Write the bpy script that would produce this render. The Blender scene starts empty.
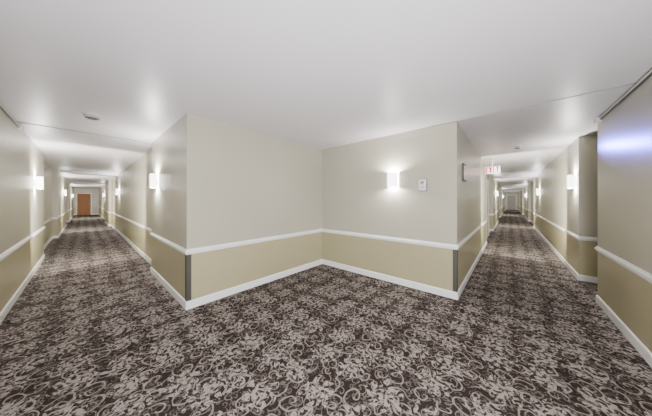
import bpy, math, random
from mathutils import Vector
C = bpy.context.scene.collection
CAMH, H = 1.394, 2.5

# ------------------------------------------------------------- materials
def newmat(name):
    m = bpy.data.materials.new(name); m.use_nodes = True
    nt = m.node_tree; b = nt.nodes['Principled BSDF']
    return m, nt, b
def N(nt, t, **k):
    n = nt.nodes.new(t)
    for a, v in k.items(): setattr(n, a, v)
    return n
def L(nt, a, b): nt.links.new(a, b)
def math_(nt, op, a, b=None, c=None):
    n = N(nt, 'ShaderNodeMath', operation=op)
    for i, v in enumerate((a, b, c)):
        if v is None: continue
        if isinstance(v, (int, float)): n.inputs[i].default_value = v
        else: L(nt, v, n.inputs[i])
    return n.outputs[0]
def simple(name, col, rough=.5, metal=0, noise=.06, scale=30, emis=None, estr=0):
    m, nt, b = newmat(name)
    tc = N(nt, 'ShaderNodeTexCoord'); nz = N(nt, 'ShaderNodeTexNoise'); nz.inputs['Scale'].default_value = scale
    L(nt, tc.outputs['Object'], nz.inputs['Vector'])
    cr = N(nt, 'ShaderNodeValToRGB')
    cr.color_ramp.elements[0].color = tuple(c*(1-noise) for c in col)+(1,)
    cr.color_ramp.elements[1].color = tuple(min(1, c*(1+noise)) for c in col)+(1,)
    L(nt, nz.outputs['Fac'], cr.inputs[0]); L(nt, cr.outputs[0], b.inputs['Base Color'])
    b.inputs['Roughness'].default_value = rough; b.inputs['Metallic'].default_value = metal
    if emis:
        b.inputs['Emission Color'].default_value = emis+(1,); b.inputs['Emission Strength'].default_value = estr
    return m

def wall_mat():
    m, nt, b = newmat('wall_paint_two_tone')
    geo = N(nt, 'ShaderNodeNewGeometry'); sep = N(nt, 'ShaderNodeSeparateXYZ'); L(nt, geo.outputs['Position'], sep.inputs[0])
    gt = math_(nt, 'GREATER_THAN', sep.outputs['Z'], .73)
    nz = N(nt, 'ShaderNodeTexNoise'); nz.inputs['Scale'].default_value = 1.3; nz.inputs['Detail'].default_value = 3
    L(nt, geo.outputs['Position'], nz.inputs['Vector'])
    mx = N(nt, 'ShaderNodeMix', data_type='RGBA'); L(nt, gt, mx.inputs['Factor'])
    mx.inputs['A'].default_value = (.455, .415, .25, 1); mx.inputs['B'].default_value = (.50, .475, .38, 1)
    mul = N(nt, 'ShaderNodeMix', data_type='RGBA', blend_type='MULTIPLY'); mul.inputs['Factor'].default_value = 1
    cr = N(nt, 'ShaderNodeValToRGB'); cr.color_ramp.elements[0].color = (.94, .94, .94, 1); cr.color_ramp.elements[1].color = (1, 1, 1, 1)
    L(nt, nz.outputs['Fac'], cr.inputs[0]); L(nt, mx.outputs['Result'], mul.inputs['A']); L(nt, cr.outputs[0], mul.inputs['B'])
    L(nt, mul.outputs['Result'], b.inputs['Base Color'])
    b.inputs['Roughness'].default_value = .29
    n2 = N(nt, 'ShaderNodeTexNoise'); n2.inputs['Scale'].default_value = 90; L(nt, geo.outputs['Position'], n2.inputs['Vector'])
    bp = N(nt, 'ShaderNodeBump'); bp.inputs['Strength'].default_value = .06; bp.inputs['Distance'].default_value = .01
    L(nt, n2.outputs['Fac'], bp.inputs['Height']); L(nt, bp.outputs[0], b.inputs['Normal'])
    return m

def carpet_mat():
    m, nt, b = newmat('carpet_scrollwork')
    geo = N(nt, 'ShaderNodeNewGeometry'); P = geo.outputs['Position']
    wn = N(nt, 'ShaderNodeTexNoise'); wn.inputs['Scale'].default_value = 8; wn.inputs['Detail'].default_value = 1
    L(nt, P, wn.inputs['Vector'])
    sub = N(nt, 'ShaderNodeVectorMath', operation='SUBTRACT'); L(nt, wn.outputs['Color'], sub.inputs[0]); sub.inputs[1].default_value = (.5, .5, .5)
    sc = N(nt, 'ShaderNodeVectorMath', operation='SCALE'); L(nt, sub.outputs[0], sc.inputs[0]); sc.inputs['Scale'].default_value = .06
    ad = N(nt, 'ShaderNodeVectorMath', operation='ADD'); L(nt, P, ad.inputs[0]); L(nt, sc.outputs[0], ad.inputs[1])
    Q = ad.outputs[0]
    def cells(scale, rnd, off):
        o = N(nt, 'ShaderNodeVectorMath', operation='ADD'); L(nt, Q, o.inputs[0]); o.inputs[1].default_value = (off, off*1.7, 0)
        v = N(nt, 'ShaderNodeTexVoronoi', voronoi_dimensions='2D'); v.inputs['Scale'].default_value = scale; v.inputs['Randomness'].default_value = rnd
        L(nt, o.outputs[0], v.inputs['Vector'])
        d = N(nt, 'ShaderNodeVectorMath', operation='SUBTRACT'); L(nt, o.outputs[0], d.inputs[0]); L(nt, v.outputs['Position'], d.inputs[1])
        s = N(nt, 'ShaderNodeSeparateXYZ'); L(nt, d.outputs[0], s.inputs[0])
        r = math_(nt, 'SQRT', math_(nt, 'ADD', math_(nt, 'MULTIPLY', s.outputs[0], s.outputs[0]), math_(nt, 'MULTIPLY', s.outputs[1], s.outputs[1])))
        a = math_(nt, 'ARCTAN2', s.outputs[1], s.outputs[0])
        cs = N(nt, 'ShaderNodeSeparateColor'); L(nt, v.outputs['Color'], cs.inputs[0])
        return r, a, cs.outputs[0], cs.outputs[1]
    def smooth(x, lo, hi):
        n = N(nt, 'ShaderNodeMapRange', interpolation_type='SMOOTHSTEP'); L(nt, x, n.inputs[0])
        n.inputs[1].default_value = lo; n.inputs[2].default_value = hi; return n.outputs[0]
    def scroll(scale, rnd, off, K, rmax, lo, hi):
        r, a, c1, c2 = cells(scale, rnd, off)
        sgn = math_(nt, 'SUBTRACT', math_(nt, 'MULTIPLY', math_(nt, 'GREATER_THAN', c1, .5), 2), 1)
        ph = math_(nt, 'ADD', math_(nt, 'ADD', math_(nt, 'MULTIPLY', a, sgn), math_(nt, 'MULTIPLY', r, K)), math_(nt, 'MULTIPLY', c2, 6.28))
        s = smooth(math_(nt, 'SINE', ph), lo, hi)
        return math_(nt, 'MULTIPLY', s, smooth(r, rmax, rmax*.88))
    s1 = scroll(6.6, .8, 0, 95, .092, .80, .95)
    s3 = scroll(10, .85, 5.9, 125, .062, .82, .96)
    s2 = scroll(19, .9, 3.3, 230, .026, .2, .5)
    # leafy clusters, gathered into a repeating lattice with dark gaps between
    r, a, c1, c2 = cells(3.3, .35, 7.1)
    pet = math_(nt, 'ABSOLUTE', math_(nt, 'SINE', math_(nt, 'ADD', math_(nt, 'MULTIPLY', a, 3.5), math_(nt, 'ADD', math_(nt, 'MULTIPLY', c2, 6), math_(nt, 'MULTIPLY', r, 24)))))
    lim = math_(nt, 'ADD', math_(nt, 'MULTIPLY', pet, .095), .055)
    core = smooth(math_(nt, 'SUBTRACT', lim, r), 0, .010)
    r2, a2, d1, d2 = cells(12, .8, 1.9)
    leaf = smooth(math_(nt, 'SINE', math_(nt, 'ADD', math_(nt, 'ADD', math_(nt, 'MULTIPLY', a2, 2), math_(nt, 'MULTIPLY', r2, 90)), math_(nt, 'MULTIPLY', d2, 6.28))), -.55, -.1)
    fl = math_(nt, 'MULTIPLY', core, leaf)
    n3 = N(nt, 'ShaderNodeTexNoise'); n3.inputs['Scale'].default_value = 42; n3.inputs['Detail'].default_value = 2; L(nt, Q, n3.inputs['Vector'])
    fl = math_(nt, 'MULTIPLY', fl, smooth(n3.outputs['Fac'], .36, .48))
    pat = math_(nt, 'MAXIMUM', math_(nt, 'MULTIPLY', s1, .75), math_(nt, 'MULTIPLY', s2, .25))
    pat = math_(nt, 'MAXIMUM', math_(nt, 'MAXIMUM', pat, math_(nt, 'MULTIPLY', s3, .5)), math_(nt, 'MULTIPLY', fl, .95))
    n4 = N(nt, 'ShaderNodeTexNoise'); n4.inputs['Scale'].default_value = 150; n4.inputs['Detail'].default_value = 2; L(nt, P, n4.inputs['Vector'])
    mx = N(nt, 'ShaderNodeMix', data_type='RGBA'); L(nt, pat, mx.inputs['Factor'])
    mx.inputs['A'].default_value = (.034, .024, .0205, 1); mx.inputs['B'].default_value = (.40, .35, .32, 1)
    cr = N(nt, 'ShaderNodeValToRGB'); cr.color_ramp.elements[0].position = .3; cr.color_ramp.elements[1].position = .7
    cr.color_ramp.elements[0].color = (.68, .68, .68, 1); cr.color_ramp.elements[1].color = (1, 1, 1, 1)
    L(nt, n4.outputs['Fac'], cr.inputs[0])
    mul = N(nt, 'ShaderNodeMix', data_type='RGBA', blend_type='MULTIPLY'); mul.inputs['Factor'].default_value = 1
    L(nt, mx.outputs['Result'], mul.inputs['A']); L(nt, cr.outputs[0], mul.inputs['B'])
    L(nt, mul.outputs['Result'], b.inputs['Base Color']); b.inputs['Roughness'].default_value = .95
    b.inputs['Specular IOR Level'].default_value = .1
    bp = N(nt, 'ShaderNodeBump'); bp.inputs['Strength'].default_value = .3; bp.inputs['Distance'].default_value = .004
    L(nt, math_(nt, 'ADD', n4.outputs['Fac'], pat), bp.inputs['Height']); L(nt, bp.outputs[0], b.inputs['Normal'])
    return m

M = dict(wall=wall_mat(), carpet=carpet_mat(),
    ceil=simple('ceiling_paint', (.78, .755, .80), .36, 0, .02, 2),
    joint=simple('ceiling_joint_grey', (.34, .33, .34), .5, 0, .02, 2),
    trim=simple('white_gloss_trim', (.92, .92, .93), .3, 0, .02),
    guard=simple('brushed_bronze', (.075, .07, .06), .5, .2, .1, 60),
    white=simple('white_plastic', (.80, .80, .80), .5, 0, .02),
    offwhite=simple('aged_white_plastic', (.52, .52, .54), .4, 0, .02),
    grey=simple('grey_plastic', (.10, .10, .10), .6, 0, .04),
    steel=simple('brushed_nickel', (.5, .5, .5), .3, .9, .05, 80),
    wood=simple('stained_wood_door', (.40, .14, .02), .5, 0, .15, 8),
    tan=simple('pale_painted_door', (.46, .43, .37), .4, 0, .05, 8),
    shade=simple('lit_frosted_glass', (.95, .94, .92), .4, 0, .01, 5, (1, .99, .98), 6),
    bulb=simple('lit_bulb', (.95, .95, .95), .4, 0, .01, 5, (1, .98, .95), 14),
    red=simple('red_letters', (.60, .0, .005), .7, 0, .02, 5),
    signw=simple('sign_face', (.80, .76, .78), .5, 0, .02))

# ------------------------------------------------------------- builders
class MB:
    def __init__(s): s.v = []; s.f = []
    def box(s, a, b):
        x0, y0, z0 = a; x1, y1, z1 = b; n = len(s.v)
        s.v += [(x0,y0,z0),(x1,y0,z0),(x1,y1,z0),(x0,y1,z0),(x0,y0,z1),(x1,y0,z1),(x1,y1,z1),(x0,y1,z1)]
        s.f += [tuple(n+i for i in f) for f in ((0,3,2,1),(4,5,6,7),(0,1,5,4),(1,2,6,5),(2,3,7,6),(3,0,4,7))]
        return s
    def lathe(s, prof, seg=32, c=(0,0,0), axis='z'):
        n = len(s.v); k = len(prof)
        for i in range(seg):
            t = 2*math.pi*i/seg
            for r, z in prof:
                p = (r*math.cos(t), r*math.sin(t), z)
                if axis == 'y': p = (p[0], p[2], p[1])
                s.v.append((p[0]+c[0], p[1]+c[1], p[2]+c[2]))
        for i in range(seg):
            j = (i+1) % seg
            for q in range(k-1): s.f.append((n+i*k+q, n+j*k+q, n+j*k+q+1, n+i*k+q+1))
        s.f.append(tuple(n+i*k for i in reversed(range(seg)))); s.f.append(tuple(n+i*k+k-1 for i in range(seg)))
        return s
    def sweep(s, poly, prof, prev=None, nxt=None):
        """mitred sweep; prev / nxt = neighbouring points that only set the mitre of the ends"""
        n = len(s.v); k = len(prof)
        full = ([prev] if prev else [])+list(poly)+([nxt] if nxt else [])
        nn = []
        for i in range(len(full)-1):
            d = Vector(full[i+1])-Vector(full[i]); d.normalize(); nn.append(Vector((d.y, -d.x)))
        off = 1 if prev else 0
        for i0, p in enumerate(poly):
            i = i0+off
            if i == 0: m = nn[0]
            elif i == len(full)-1: m = nn[-1]
            else: m = (nn[i-1]+nn[i])/(1+nn[i-1].dot(nn[i]))
            for o, z in prof: s.v.append((p[0]+m.x*o, p[1]+m.y*o, z))
        for i in range(len(poly)-1):
            for q in range(k):
                r = (q+1) % k
                s.f.append((n+i*k+q, n+i*k+r, n+(i+1)*k+r, n+(i+1)*k+q))
        s.f.append(tuple(n+q for q in range(k))); s.f.append(tuple(n+(len(poly)-1)*k+q for q in reversed(range(k))))
        return s
    def build(s, name, mat, parent=None, bevel=0, smooth=False):
        me = bpy.data.meshes.new(name); me.from_pydata(s.v, [], s.f); me.validate()
        import bmesh
        bm = bmesh.new(); bm.from_mesh(me); bmesh.ops.recalc_face_normals(bm, faces=bm.faces); bm.to_mesh(me); bm.free()
        me.materials.append(mat)
        o = bpy.data.objects.new(name, me); C.objects.link(o)
        if parent: o.parent = parent
        if bevel:
            b = o.modifiers.new('bevel', 'BEVEL'); b.width = bevel; b.segments = 3; b.limit_method = 'ANGLE'
        if smooth:
            for p in me.polygons: p.use_smooth = True
            e = o.modifiers.new('es', 'EDGE_SPLIT'); e.split_angle = math.radians(40)
        return o
def struct(o): o['kind'] = 'structure'; return o
def tag(o, label, cat, group=None):
    o['label'] = label; o['category'] = cat
    if group: o['group'] = group
    return o
def empty(name, loc, rz, label, cat, group=None):
    o = bpy.data.objects.new(name, None); C.objects.link(o); o.empty_display_size = .1
    o.location = loc; o.rotation_euler = (0, 0, rz); return tag(o, label, cat, group)

# ------------------------------------------------------------- plan (clockwise, interior on the right)
XL, XR, YN, XE, YR, YS = -.63, .86, 3.1, 3.43, .56, -.90
YEND, XEND = 30.0, 40.0
A = [(XL, YS), (XL, 8.4), (XL-.12, 8.4), (XL-.12, 12.5), (XL, 12.5), (XL, 18), (XL-.12, 18), (XL-.12, 21), (XL, 21), (XL, YEND)]
END1 = [(XL, YEND), (XR+.1, YEND)]
B = [(XR+.1, YEND), (XR+.1, 19), (XR, 19), (XR, 16), (XR+.1, 16), (XR+.1, 5.25), (XR, 5.25), (XR, YN)]
Cc = [(XR, YN), (XE, YN)]
D = [(XE, YN), (XE, YR)]
E = [(XE, YR), (8.4, YR), (8.4, YR+.12), (12, YR+.12), (12, YR), (18, YR), (18, YR+.12), (22, YR+.12), (22, YR), (XEND, YR)]
END2 = [(XEND, YR), (XEND, YS)]
F = [(XEND, YS), (28, YS), (28, YS-.12), (24, YS-.12), (24, YS), (19, YS), (19, YS-.12), (15, YS-.12), (15, YS), (5.65, YS), (5.65, -2.2), (4.60, -2.2), (4.60, YS), (XL, YS)]
wp = [(0, 0), (0, H+.05), (-.1, H+.05), (-.1, 0)]
runs = [('wall_left_corridor_outer', A), ('wall_left_corridor_end', END1), ('wall_left_corridor_inner', B), ('wall_junction_left', Cc),
        ('wall_junction_right', D), ('wall_right_corridor_inner', E), ('wall_right_corridor_end', END2), ('wall_right_corridor_outer', F)]
for i, (nm, run) in enumerate(runs):
    struct(MB().sweep(run, wp, runs[i-1][1][-2], runs[(i+1) % len(runs)][1][1]).build(nm, M['wall']))
struct(MB().box((-1.2, -2.5, -.1), (XEND+.3, YEND+.3, 0)).build('floor', M['carpet']))
struct(MB().box((-1.2, -2.5, H), (XE, 5.25, H+.1)).build('ceiling', M['ceil']))
struct(MB().box((-1.2, 5.25, H-.006), (1.3, YEND+.3, H+.1)).build('ceiling_left_corridor', M['ceil']))
struct(MB().box((XE, -2.5, H-.006), (XEND+.3, 1.1, H+.1)).build('ceiling_right_corridor', M['ceil']))
bmk = [(0, 0), (.014, 0), (.014, .085), (.009, .098), (0, .102)]
rail = [(0, .695), (.010, .698), (.013, .712), (.022, .720), (.022, .742), (.012, .752), (.008, .764), (0, .766)]
k = 0
for side, run in (('left', A), ('middle', B+Cc[1:]+D[1:]+E[1:]), ('right', F), ('far_left', END1), ('far_right', END2)):
    struct(MB().sweep(run, bmk).build('baseboard_'+side, M['trim']))
    if side.startswith('far'): continue
    k += 1
    struct(MB().sweep(run, rail).build('trim_%d' % k, M['trim']))
for y in (12.6, 20.0):
    k += 1; struct(MB().box((XL-.12, y, H-.07), (XR+.1, y+.25, H)).build('trim_%d' % k, M['ceil'], bevel=.004))
for x in (12.6, 22.4, 30.0):
    k += 1; struct(MB().box((x, YS-.12, H-.12), (x+.25, YR+.12, H)).build('trim_%d' % k, M['ceil'], bevel=.004))
# thin expansion joints in the ceiling at the mouth of each corridor
k += 1; struct(MB().box((XL, 5.225, H-.008), (XR, 5.25, H)).build('trim_%d' % k, M['joint']))
k += 1; struct(MB().box((XE-.010, YS, H-.007), (XE, YR, H)).build('trim_%d' % k, M['joint']))

# ------------------------------------------------------------- doors
def door(idx, x, y, rz, mat, w=.92, h=2.05):
    o = MB().box((-w/2, -.02, .01), (w/2, .02, h)).build('door_%d' % idx, mat); struct(o)
    o.location = (x, y, 0); o.rotation_euler.z = rz
    fr = MB()
    fr.box((-w/2-.07, -.035, 0), (-w/2, .03, h+.07)).box((w/2, -.035, 0), (w/2+.07, .03, h+.07)).box((-w/2, -.035, h), (w/2, .03, h+.07))
    fr.build('door_frame', M['trim'], o, .004)
    hd = MB().lathe([(.025, -.02), (.025, -.03), (.01, -.032), (.01, -.06), (.024, -.065), (.026, -.08), (.015, -.09)], 20, (w/2-.08, 0, 1.0), 'y')
    hd.build('door_handle', M['steel'], o, smooth=True)
    for zz in (.25, 1.0, 1.8):
        MB().box((-w/2-.006, -.03, zz), (-w/2+.012, -.02, zz+.1)).build('hinge', M['steel'], o)
    return o
door(1, .0, YEND-.03, 0, M['wood'], .84, 1.98)
door(2, XEND-.03, -.15, -math.pi/2, M['tan'])
door(3, 9.9, YR+.09, 0, M['tan'])

# ------------------------------------------------------------- corner guards
def guard(p0, p1, p2, label):
    o = MB().sweep([p0, p1, p2], [(0, .104), (.004, .104), (.004, .694), (0, .694)]).build('corner_guard', M['guard'])
    return tag(o, label, 'corner guard', 'metal corner guards below the chair rail')
guard((XR, YN+.06), (XR, YN), (XR+.05, YN), 'dark metal corner guard on the wall corner beside the left corridor')
guard((XE, YR+.05), (XE, YR), (XE+.06, YR), 'dark metal corner guard on the wall corner beside the right corridor')

# ------------------------------------------------------------- sconces
def sconce(x, y, ang, label, group, power=85):
    """local: wall at y=0, sconce sticks out to -y"""
    t = empty('wall_sconce', (x, y, 1.73), ang, label, 'wall light', group)
    MB().box((-.05, -.014, -.08), (.05, 0, .08)).build('back_plate', M['steel'], t, .003)
    s = MB(); w, d0, d1, h = .07, -.02, -.10, .12
    s.box((-w, d1, -h), (w, d1+.006, h)).box((-w, d1+.006, -h), (-w+.006, d0, h)).box((w-.006, d1+.006, -h), (w, d0, h))
    s.build('lamp_shade', M['shade'], t, .002)
    br = MB()
    for z in (-.09, .09): br.box((-w+.006, -.03, z-.006), (w-.006, -.022, z+.006))
    br.box((-.012, -.03, -.05), (.012, -.012, .05))
    br.build('bracket', M['steel'], t)
    MB().lathe([(.004, -.05), (.02, -.045), (.024, 0), (.02, .045), (.004, .05)], 16, (0, -.062, 0)).build('bulb', M['bulb'], t, smooth=True)
    for z, e in ((.095, power), (-.095, power*.6)):
        ld = bpy.data.lights.new('sconce_glow', 'POINT'); ld.energy = e; ld.shadow_soft_size = .02; ld.color = (1, .98, .95)
        lo = bpy.data.objects.new('glow', ld); C.objects.link(lo); lo.parent = t; lo.location = (0, -.076, z)
    return t
PI = math.pi
WEST, EAST = -PI/2, PI/2
gl, gr = 'sconces along the left corridor', 'sconces along the right corridor'
sconce(XE, 1.475, WEST, 'lit square frosted sconce in the middle of the wall between the corridors', 'lit wall sconces', 42)
sconce(XR, 4.72, WEST, 'lit sconce on the left corridor wall just past the near dark corner guard', gl, 80)
sconce(XL, 6.95, EAST, 'lit sconce nearest the viewer on the outer wall of the left corridor', gl)
sconce(XR+.1, 12.2, WEST, 'second lit sconce down the inner wall of the left corridor', gl)
sconce(XL, 15.3, EAST, 'second lit sconce down the outer wall of the left corridor', gl)
sconce(XR+.1, 21.5, WEST, 'lit sconce farthest down the inner wall of the left corridor', gl)
sconce(XL, 25.5, EAST, 'lit sconce farthest down the outer wall, near the wooden end door', gl)
sconce(5.86, YS, PI, 'lit sconce beside the alcove on the right corridor wall', gr, 80)
sconce(12.0, YS, PI, 'second lit sconce down the outer wall of the right corridor', gr)
sconce(14.0, YR, 0, 'lit sconce on the inner wall of the right corridor past the exit sign', gr)
sconce(21.0, YS, PI, 'third lit sconce down the outer wall of the right corridor', gr)
sconce(27.0, YR, 0, 'lit sconce on the inner wall near the far end of the right corridor', gr, 90)

# ------------------------------------------------------------- wall devices
t = empty('wall_alarm', (XE, 1.01, 1.625), WEST, 'small white wall-mounted alarm box right of the middle sconce', 'alarm')
MB().box((-.062, -.012, -.095), (.062, 0, .095)).build('back_plate', M['grey'], t, .002)
MB().box((-.054, -.04, -.086), (.054, -.012, .086)).build('housing', M['white'], t, .006)
MB().box((-.028, -.046, .015), (.028, -.04, .058)).build('lens', M['steel'], t, .003)
g = MB()
for i in range(3): g.box((-.03, -.041, -.055+i*.016), (.03, -.0395, -.051+i*.016))
g.build('grille', M['grey'], t)
t = empty('wall_plaque', (4.0, YR, 1.83), 0, 'small narrow dark grey plaque on the right corridor wall just past the corner', 'wall plaque')
MB().box((-.13, -.02, -.14), (.13, 0, .14)).build('frame', M['grey'], t, .004)
MB().box((-.10, -.024, -.11), (.10, -.02, .11)).build('panel', M['steel'], t, .001)

t = empty('exit_sign', (6.9, .34, H-.006), -PI/2, 'red and white EXIT sign hanging in the right corridor', 'exit sign')
MB().lathe([(.05, -.012), (.05, 0)], 24).build('canopy', M['white'], t, smooth=True)
MB().lathe([(.008, -.24), (.008, -.012)], 12).build('stem', M['white'], t, smooth=True)
MB().box((-.155, -.022, -.42), (.155, .022, -.24)).build('housing', M['signw'], t, .005)
lt = MB()
def letter(segs, ox, w=.058, h=.145, s=.023):
    z0 = -.403
    for a in segs:
        if a == 'L': lt.box((ox, -.026, z0), (ox+s, -.0215, z0+h))
        if a == 'T': lt.box((ox, -.026, z0+h-s), (ox+w, -.0215, z0+h))
        if a == 'B': lt.box((ox, -.026, z0), (ox+w, -.0215, z0+s))
        if a == 'M': lt.box((ox, -.026, z0+h/2-s/2), (ox+w*.85, -.0215, z0+h/2+s/2))
        if a == 'C': lt.box((ox+w/2-s/2, -.026, z0), (ox+w/2+s/2, -.0215, z0+h))
        if a == 'X':
            for e in (0, 1):
                n0 = len(lt.v); xa, xb = (ox, ox+w-s) if e == 0 else (ox+w-s, ox)
                for yy in (-.026, -.0215):
                    lt.v += [(xa, yy, z0), (xa+s, yy, z0), (xb+s, yy, z0+h), (xb, yy, z0+h)]
                lt.f += [tuple(n0+i for i in f) for f in ((0,1,2,3),(7,6,5,4),(0,4,5,1),(1,5,6,2),(2,6,7,3),(3,7,4,0))]
letter('LTBM', -.140); letter('X', -.067); letter('C', -.008); letter('TC', .076)
lt.build('lettering', M['red'], t)

def detector(x, y, z, r, label):
    t = empty('smoke_detector', (x, y, z), 0, label, 'smoke detector', 'smoke detectors')
    MB().lathe([(r*.3, -.045), (r*.72, -.043), (r*.85, -.03), (r*.88, -.018), (r*.88, -.012)], 36).build('body', M['offwhite'], t, smooth=True)
    MB().lathe([(r, -.012), (r, 0)], 36).build('base_ring', M['white'], t, smooth=True)
    MB().lathe([(r*.60, -.050), (r*.76, -.044), (r*.56, -.0425)], 36).build('vent_ring', M['grey'], t)
    MB().lathe([(.004, -.05), (.006, -.044)], 12, (r*.4, 0, 0)).build('indicator', M['red'], t)
detector(.07, 4.10, H, .085, 'round pale grey smoke detector on the ceiling at the left corridor mouth')
detector(5.84, -.12, H-.006, .06, 'small round detector on the ceiling of the right corridor')

def raceway(poly, z, label):
    t = empty('cable_raceway', (poly[0][0], poly[0][1], 0), 0, label, 'cable raceway')
    q = [(p[0]-poly[0][0], p[1]-poly[0][1]) for p in poly]
    MB().sweep(q, [(0, z-.018), (.016, z-.018), (.018, z-.014), (.018, z), (0, z)]).build('channel', M['white'], t)
    MB().sweep(q, [(0, z-.030), (.017, z-.030), (.017, z-.0185), (0, z-.0185)]).build('lower_rail', M['grey'], t)
    d = (Vector(q[-1])-Vector(q[0])).normalized(); nrm = Vector((d.y, -d.x))
    for s_ in (.02, .985):
        c = Vector(q[0]).lerp(Vector(q[-1]), s_); a = c-d*.05; b2 = c+d*.05+nrm*.045
        MB().box((min(a.x, b2.x), min(a.y, b2.y), z-.045), (max(a.x, b2.x), max(a.y, b2.y), z+.004)).build('coupling', M['white'], t)
    return t
raceway([(XL, YS+.05), (XL, 5.5)], H-.03, 'thin white cable raceway along the top of the left outer wall')
raceway([(4.58, YS), (XL+.05, YS)], H-.03, 'thin white cable raceway along the top of the near right wall')

# ------------------------------------------------------------- lights
def area(loc, tgt, sx, sy, e, col=(1, 1, 1)):  # added fill lights without fixtures, brightening the junction and corridors
    ld = bpy.data.lights.new('fill', 'AREA'); ld.shape = 'RECTANGLE'; ld.size = sx; ld.size_y = sy; ld.energy = e; ld.color = col
    o = bpy.data.objects.new('fill_light', ld); C.objects.link(o); o.location = loc
    o.rotation_euler = (Vector(tgt)-Vector(loc)).to_track_quat('-Z', 'Y').to_euler()
area((-.4, -.65, 1.6), (2.4, 3.0, 1.2), 1.2, 1.6, 160, (.955, .97, 1))
area((-.1, -.4, .5), (1.6, 1.4, 2.5), 1.0, 1.0, 100, (.96, .955, 1))
area((.12, 6.4, 1.3), (.12, 12, 1.6), 1.2, 1.8, 80, (1, .97, .88))
area((.12, 14, 1.3), (.12, 22, 1.6), 1.2, 1.8, 90, (1, .97, .88))
area((.12, 23, 1.3), (.12, 30, 1.3), 1.2, 1.8, 100, (1, .96, .86))
area((6.6, -.17, 1.3), (12, -.17, 1.6), 1.2, 1.8, 80, (1, .97, .88))
area((14, -.17, 1.3), (22, -.17, 1.6), 1.2, 1.8, 80, (1, .97, .88))
area((24, -.17, 1.3), (30, -.17, 1.3), 1.2, 1.8, 70, (1, .97, .88))
area((34, -.17, 1.3), (40, -.17, 1.3), 1.2, 1.8, 60, (1, .97, .88))
# added cool spots: imitated glare on the near right wall, tint beside exit sign
def cool(tgt, e, ang, loc=(6.0, -.3, 2.34)):
    ld = bpy.data.lights.new('cool_spot', 'SPOT'); ld.energy = e; ld.shadow_soft_size = 0; ld.color = (.13, .13, 1)
    ld.spot_size = math.radians(ang); ld.spot_blend = 1
    lo = bpy.data.objects.new('cool_spot', ld); C.objects.link(lo); lo.location = loc
    lo.rotation_euler = (Vector(tgt)-lo.location).to_track_quat('-Z', 'Y').to_euler()
cool((3.6, -.9, 2.02), 210, 22)
cool((6.6, YR, 2.0), 14, 70, (6.2, -.3, 2.3))
w = bpy.data.worlds.new('World'); bpy.context.scene.world = w; w.use_nodes = True
w.node_tree.nodes['Background'].inputs[0].default_value = (.8, .85, 1, 1); w.node_tree.nodes['Background'].inputs[1].default_value = .3

cd = bpy.data.cameras.new('Camera'); cam = bpy.data.objects.new('Camera', cd); C.objects.link(cam)
cd.sensor_width = 36; cd.lens = 36*211/652; cd.shift_y = -8/652; cd.clip_start = .02
cam.location = (0, 0, CAMH); cam.rotation_euler = (PI/2, 0, -math.atan2(242, 211))
bpy.context.scene.camera = cam
